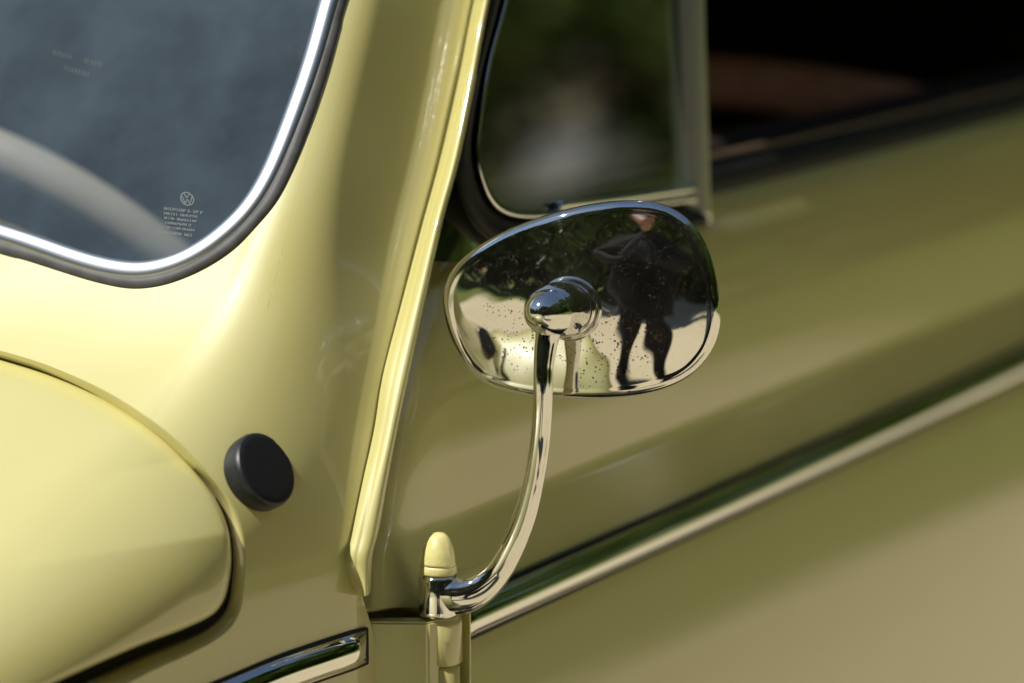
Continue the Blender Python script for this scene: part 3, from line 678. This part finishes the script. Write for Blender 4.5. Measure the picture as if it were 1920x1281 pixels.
# front fender and wheel below and ahead of the frame
fen = []
for i, th_ in enumerate(np.linspace(-.15, math.pi+.1, 40)):
    rowf = []
    for j, v_ in enumerate(np.linspace(0, 1, 20)):
        rr_ = .43+.05*math.sin(v_*math.pi*.55)-.16*max(0, v_-.55)**1.6*3
        b_ = -.26+.50*math.sin(min(v_*1.25, 1)*math.pi/2)-.02*max(0, v_-.8)
        rowf.append((-.78-math.cos(th_)*(rr_+.02)*1.12, b_, -.58+math.sin(th_)*rr_))
    fen.append(rowf)
fender = recalc(grid_obj('front_fender', world(np.array(fen)), PAINT, car_root)); thicken(fender, .004)
wheel = lathe('wheel', world((-.78, .02, -.608)), n, [(0, .16), (0, .28), (.02, .31), (.06, .318), (.10, .318), (.14, .31), (.16, .28), (.15, .2)], TYRE, car_root, 48)
lathe('rim', world((-.78, .02, -.608)), n, [(.11, .20), (.15, .2), (.14, .18), (.12, .14), (.15, .13), (.17, .09), (.18, .001)], CHROME, wheel, 40)
sill_b = box('running_board', (-.25, -.06, -.72), (1.2, .16, -.68), BLACKR, car_root, .01)

# ------------------------------------------------------------------ ground, trees and photographer, seen in the reflections
gm_, t, b = mat_new('sandy_ground')
nz = noise(t, .35, 5, .6); nf = noise(t, 14, 6, .7)
c1 = mixc(t, maprange(t, nz, .35, .65, 0, 1), (.56, .48, .32), (.64, .56, .39))
c2 = mixc(t, maprange(t, nf, .3, .75, 0, .5), c1, (.42, .355, .24))
vl = N_(t, 'ShaderNodeVectorMath', operation='LENGTH'); t.links.new(coords(t), vl.inputs[0])
edge_ = mathn(t, 'ADD', vl.outputs['Value'], mathn(t, 'MULTIPLY', noise(t, .5, 4, .6), 3.0))
grass_c = mixc(t, maprange(t, noise(t, 3, 5, .7), .3, .7, 0, 1), (.075, .11, .02), (.14, .17, .04))
gr = mixc(t, maprange(t, edge_, 7.2, 8.2, 0, 1), c2, grass_c); t.links.new(gr, b.inputs['Base Color'])
b.inputs['Roughness'].default_value = .95; b.inputs['Specular IOR Level'].default_value = .1; bump(t, b, nf, .6, .02)
gs = 160; g_ = mesh_obj('ground', [(-gs, -gs, 0), (gs, -gs, 0), (gs, gs, 0), (-gs, gs, 0)], [(0, 1, 2, 3)], gm_, None, False); g_['kind'] = 'structure'

BARK = make_simple('bark', (.09, .065, .045), .9, .2, 12, .4)
lm, t, b = mat_new('leaves')
oi = N_(t, 'ShaderNodeObjectInfo'); lc = mixc(t, maprange(t, noise(t, .9, 3), .35, .65, 0, 1), (.06, .105, .014), (.12, .18, .03))
t.links.new(mixc(t, mathn(t, 'MULTIPLY', oi.outputs['Random'], .5), lc, (.085, .13, .018)), b.inputs['Base Color']); b.inputs['Roughness'].default_value = .6; b.inputs['Specular IOR Level'].default_value = .25
lm_sunlit, t, b = mat_new('sunlit_leaves'); lc = mixc(t, maprange(t, noise(t, .9, 3), .35, .65, 0, 1), (.14, .21, .025), (.21, .28, .055)); t.links.new(lc, b.inputs['Base Color']); b.inputs['Roughness'].default_value = .6  # greens raised to stand in for sun on the far leaves
def crown_mesh(name, seed, rx, h0, h1, nclump, nleaf, lm=lm):
    r = np.random.default_rng(seed); V = []
    for _ in range(nclump):
        u = r.normal(size=3); u /= np.linalg.norm(u); q = r.uniform(.35, 1)**.5
        cc_ = np.array([u[0]*rx*q, u[1]*rx*q, (h0+h1)/2+u[2]*(h1-h0)/2*q]); cr = r.uniform(.45, .9)*rx*.33
        pts = r.normal(size=(nleaf, 3)); pts /= np.linalg.norm(pts, axis=1)[:, None]; pts = cc_+pts*cr*r.uniform(.4, 1, (nleaf, 1))**.5
        e1 = r.normal(size=(nleaf, 3)); e1 /= np.linalg.norm(e1, axis=1)[:, None]; e2 = np.cross(e1, r.normal(size=(nleaf, 3))); e2 /= np.linalg.norm(e2, axis=1)[:, None]
        s_ = r.uniform(.14, .28, (nleaf, 1)); V.append(np.stack([pts-e1*s_, pts-e2*s_*.5, pts+e1*s_, pts+e2*s_*.5], 1))
    V = np.concatenate(V).reshape(-1, 3); me = bpy.data.meshes.new(name)
    me.from_pydata(V.tolist(), [], [(4*i, 4*i+1, 4*i+2, 4*i+3) for i in range(len(V)//4)]); me.materials.append(lm); return me
def trunk_mesh(name, h, r0, seed):
    r = random.Random(seed); V, Fc = [], []
    def limb(p, q, a_, b_):
        p, q = np.array(p, float), np.array(q, float); ax = (q-p)/np.linalg.norm(q-p); e1 = np.cross(ax, (.3, .8, .1)); e1 /= np.linalg.norm(e1); e2 = np.cross(ax, e1); i = len(V)
        for base, rad in ((p, a_), (q, b_)):
            for k_ in range(8): V.append(base+rad*(math.cos(k_*math.pi/4)*e1+math.sin(k_*math.pi/4)*e2))
        for k_ in range(8): Fc.append((i+k_, i+(k_+1) % 8, i+8+(k_+1) % 8, i+8+k_))
    limb((0, 0, -.1), (.05, .03, h*.45), r0, r0*.75); limb((.05, .03, h*.45), (.1, -.05, h*.8), r0*.75, r0*.3)
    for _ in range(6):
        a_ = r.uniform(0, 6.28); limb((.06, .02, h*r.uniform(.3, .55)), (math.cos(a_)*h*.25, math.sin(a_)*h*.25, h*r.uniform(.55, .8)), r0*.4, r0*.12)
    me = bpy.data.meshes.new(name); me.from_pydata([tuple(v) for v in V], [], Fc); me.materials.append(BARK); return me
crowns = [crown_mesh('crown', 1, 2.7, 0, 9.5, 120, 80), crown_mesh('crown', 2, 2.3, 0, 6.8, 90, 75), crown_mesh('crown', 3, 3.0, .1, 11.0, 140, 80), crown_mesh('crown', 4, 3.2, 0, 10.0, 130, 80, lm_sunlit)]
trunks = [trunk_mesh('trunk', 7.2, .18, 1), trunk_mesh('trunk', 5.4, .14, 2), trunk_mesh('trunk', 8.0, .22, 3), trunk_mesh('trunk', 8.0, .22, 4)]
spots = []                                       # degrees clockwise from the view direction
for k_, az in enumerate(np.arange(104, 208, 12.0)): spots.append((az+2*math.sin(k_*5.1), 11+1.2*math.sin(k_*2.3), (0, 2, 0, 2)[k_ % 4]))
for k_, az in enumerate(np.arange(98, 205, 17.0)): spots.append((az, 15.5+math.sin(k_*1.7), 2))
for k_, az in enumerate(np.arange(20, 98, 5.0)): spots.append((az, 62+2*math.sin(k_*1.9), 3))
for k_, az in enumerate((6, 15, 24, 33, 42, 50, 73, 82, 91, 99)): spots.append((az, 19+1.5*math.sin(k_*2.9), (2, 0)[k_ % 2]))
for k_, az in enumerate(np.arange(212, 310, 8.5)): spots.append((az, 16.5+1.2*math.sin(k_*3), 0 if az < 232 else 1))
for i, (az, r_, kd) in enumerate(spots):
    x_, y_ = math.sin(math.radians(az))*r_, 1.2+math.cos(math.radians(az))*r_
    o = empty('leafy_tree', (x_, y_, 0), ('leafy tree far off across the grass, sunlight put into its leaf colour, reflected in the quarter window' if kd == 3 else 'dark green leafy tree beyond the sandy ground, reflected in the mirror shell' if 100 < az < 246 else 'tall leafy tree at the edge of the grass, reflected in the door paint'), 'tree', ('far trees with sunlit leaf colour' if kd == 3 else 'trees behind the person' if 100 < az < 246 else 'trees beside the grass'))
    o.rotation_euler = (0, 0, i*1.3); s_ = (.85+.3*((i*37) % 10)/10)*(1.35 if az < 100 else 1); o.scale = (s_, s_, s_)
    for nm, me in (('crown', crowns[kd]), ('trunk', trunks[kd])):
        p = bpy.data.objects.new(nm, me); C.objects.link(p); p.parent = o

# stand-in car, added far off for the pale reflection low in the vent pane
rv = ray(np.array(1085.), np.array(285.)); wn3 = WN[0]*d+WN[1]*n+WN[2]*ZUP; hp = world(onwin(np.array((1085., 285.))))
rr3 = rv-2*(rv@wn3)*wn3; rr3 /= np.hypot(rr3[0], rr3[1]); far = hp+rr3*50
WHITE = make_simple('pale_paint', (.45, .44, .40), .3, .5, 3, .04); SKYG = make_simple('car_glass', (.05, .07, .09), .05, .8)
pk = empty('stand_in_car', (far[0], far[1], 0), 'stand-in pale car added far off on the grass for the reflection low in the quarter window', 'car')
pk.rotation_euler = (0, 0, math.atan2(rr3[1], rr3[0])+.35)
def loft(name, secs, mat, k_=22):
    rows_ = []
    for x_, z0_, z1_, hw, e_ in secs:
        c_ = superell(hw, (z1_-z0_)/2, e_, k_); rows_.append([(x_, y_, (z0_+z1_)/2+zz) for y_, zz in c_])
    return recalc(grid_obj(name, np.array(rows_), mat, pk, wrap_v=True, caps=True))
loft('car_body', [(-2.0, .45, .60, .5, 2.5), (-1.9, .3, .78, .68, 3), (-1.2, .28, .90, .76, 3.2), (0, .26, .95, .78, 3.4), (1.1, .28, .92, .76, 3.2), (1.85, .32, .80, .68, 3), (2.0, .42, .62, .5, 2.5)], WHITE)
loft('cabin', [(-1.35, .80, .95, .60, 3), (-.9, .8, 1.25, .62, 3), (-.35, .8, 1.46, .60, 3), (.4, .8, 1.47, .60, 3), (.85, .8, 1.25, .62, 3), (1.2, .8, .95, .6, 3)], WHITE)
for x_ in (-.45, .35):
    for s_ in (-1, 1):
        mesh_obj('side_window', [(x_-.33, s_*.645, 1.0), (x_+.33, s_*.645, 1.0), (x_+.27, s_*.625, 1.33), (x_-.27, s_*.625, 1.33), (x_-.33, s_*.60, 1.0), (x_+.33, s_*.60, 1.0), (x_+.27, s_*.58, 1.33), (x_-.27, s_*.58, 1.33)],
                 [(0, 1, 2, 3), (7, 6, 5, 4), (0, 4, 5, 1), (1, 5, 6, 2), (2, 6, 7, 3), (3, 7, 4, 0)], SKYG, pk, False)
for x_, zz in ((-1.0, 1), (.98, -1)):
    mesh_obj('screen', [(x_-.22*zz, -.5, 1.0), (x_-.22*zz, .5, 1.0), (x_+.28*zz, .46, 1.36), (x_+.28*zz, -.46, 1.36), (x_-.1*zz, 0, .95)], [(0, 1, 2, 3), (0, 4, 1)], SKYG, pk, False)
for x_ in (-1.25, 1.2):
    for s_ in (-1, 1): lathe('wheel', np.array([x_, s_*.60, .31]), (0, s_, 0), [(0, .2), (0, .29), (.03, .31), (.13, .31), (.16, .28), (.15, .18), (.13, .001)], TYRE, pk, 28)
# photographer behind the lens, in black
CLOTH = make_simple('black_cloth', (.012, .012, .014), .9, .2, 30, .3); SKIN = make_simple('skin', (.45, .25, .17), .5, .4, 40, .1); HAIR = make_simple('dark_hair', (.02, .014, .01), .6, .4)
def skin_fig(name, verts, edges, radii, mat, parent, root=0, sub=2):
    me = bpy.data.meshes.new(name); me.from_pydata(verts, edges, []); o = link(name, me, mat, parent)
    md = o.modifiers.new('skin', 'SKIN'); md.use_smooth_shade = True
    for i, sv in enumerate(me.skin_vertices[0].data):
        rr_ = radii[i]; sv.radius = rr_ if isinstance(rr_, tuple) else (rr_, rr_); sv.use_root = i == root
    o.modifiers.new('sub', 'SUBSURF').levels = sub; o.modifiers['sub'].render_levels = sub; return o
person = empty('person', (0, -.42, 0), 'person in black holding a camera, reflected in the mirror shell', 'person')
bv = [(0, 0, .92), (0, .01, 1.08), (0, .0, 1.28), (0, 0, 1.40), (0, .01, 1.49),
      (.10, 0, .88), (.13, .02, .50), (.15, -.02, .09), (.16, .11, .045), (-.10, 0, .88), (-.16, .03, .50), (-.20, -.02, .09), (-.21, .11, .045),
      (.19, -.01, 1.40), (.36, .06, 1.17), (.10, .27, 1.235), (-.19, -.01, 1.41), (-.46, .08, 1.27), (-.10, .27, 1.235)]
be = [(0, 1), (1, 2), (2, 3), (3, 4), (0, 5), (5, 6), (6, 7), (7, 8), (0, 9), (9, 10), (10, 11), (11, 12), (3, 13), (13, 14), (14, 15), (3, 16), (16, 17), (17, 18)]
br = [(.17, .13), (.16, .12), (.18, .125), (.12, .09), (.055, .055), (.13, .12), (.105, .10), (.085, .085), (.05, .04), (.13, .12), (.105, .10), (.085, .085), (.05, .04), (.075, .075), (.055, .055), (.035, .035), (.075, .075), (.055, .055), (.035, .035)]
skin_fig('body', bv, be, br, CLOTH, person)
coat_r = [(.74, .27, .18), (.86, .27, .18), (1.02, .29, .17), (1.2, .31, .16), (1.34, .28, .15), (1.43, .17, .11), (1.50, .08, .08)]
tq = np.linspace(0, 2*math.pi, 28, endpoint=False)
coat = grid_obj('coat', np.array([[(rx*math.cos(a_), ry*math.sin(a_), z_) for a_ in tq] for z_, rx, ry in coat_r]), CLOTH, person, wrap_v=True)
hd = [(0, .03, 1.48), (0, .045, 1.56), (0, .05, 1.63), (0, .04, 1.69), (0, .13, 1.575), (0, .115, 1.53), (.075, .04, 1.60), (-.075, .04, 1.60)]
skin_fig('head', hd, [(0, 1), (1, 2), (2, 3), (1, 4), (1, 5), (2, 6), (2, 7)], [.05, (.075, .085), (.085, .10), (.06, .07), .016, .025, .014, .014], SKIN, person)
hr = []
for th_ in np.linspace(0, 1.75, 9): hr.append([(.097*math.sin(th_)*math.cos(a_), .02+.112*math.sin(th_)*math.sin(a_)-.03*(th_/1.75), 1.635+.115*math.cos(th_)+(.02 if math.sin(a_) > .2 and th_ > 1.1 else 0)) for a_ in tq])
recalc(grid_obj('hair', np.array(hr), HAIR, person, wrap_v=True))
for s_ in (-1, 1):
    hv = [(s_*.105, .265, 1.235), (s_*.085, .305, 1.25), (s_*.072, .335, 1.275)]; hE = [(0, 1), (1, 2)]; hR = [.03, (.035, .022), (.03, .016)]
    for f_ in range(4):
        b0 = len(hv); hv += [(s_*(.066-.004*f_), .345+.0*f_, 1.292-.021*f_), (s_*.045, .372, 1.296-.021*f_), (s_*.022, .378, 1.294-.021*f_)]; hE += [(2, b0), (b0, b0+1), (b0+1, b0+2)]; hR += [.0095, .009, .008]
    b0 = len(hv); hv += [(s_*.07, .30, 1.262), (s_*.05, .295, 1.29), (s_*.03, .30, 1.30)]; hE += [(1, b0), (b0, b0+1), (b0+1, b0+2)]; hR += [.012, .010, .009]
    skin_fig('hand', hv, hE, hR, CLOTH, person, 0, 1)
photo = empty('photo_camera', (0, -.12, 1.24), 'black camera held by the person reflected in the mirror', 'camera')
def wbox(name, lo, hi, mat, parent, bev):
    bm = bmesh.new(); bmesh.ops.create_cube(bm, size=1); lo, hi = np.array(lo), np.array(hi)
    for v in bm.verts: v.co = Vector((lo+hi)/2+np.array(v.co)*(hi-lo))
    bmesh.ops.bevel(bm, geom=bm.edges[:], offset=bev, segments=2, affect='EDGES'); me = bpy.data.meshes.new(name); bm.to_mesh(me); bm.free(); return link(name, me, mat, parent)
wbox('camera_body', (-.068, -.10, 1.245), (.068, -.045, 1.335), PLASTIC, photo, .008); wbox('prism_housing', (-.03, -.095, 1.33), (.03, -.05, 1.36), PLASTIC, photo, .008)
lathe('lens', np.array([0, -.05, 1.287]), (0, 1, 0), [(0, .034), (.03, .036), (.034, .036), (.034, .03), (.030, .028), (.028, .001)], PLASTIC, photo)

# parts were placed in world space: undo the parents' offsets, level by level
LOCAL = ('crown', 'trunk', 'body', 'coat', 'head', 'hair', 'hand')
def depth_of(o): return 0 if o.parent is None else 1+depth_of(o.parent)
for lv in (1, 2, 3):
    bpy.context.view_layer.update()
    for o in scene.objects:
        if o.parent is None or depth_of(o) != lv or o.parent.name == 'stand_in_car' or o.name.split('.')[0] in LOCAL: continue
        o.matrix_parent_inverse = o.parent.matrix_world.inverted()
bpy.context.view_layer.update()
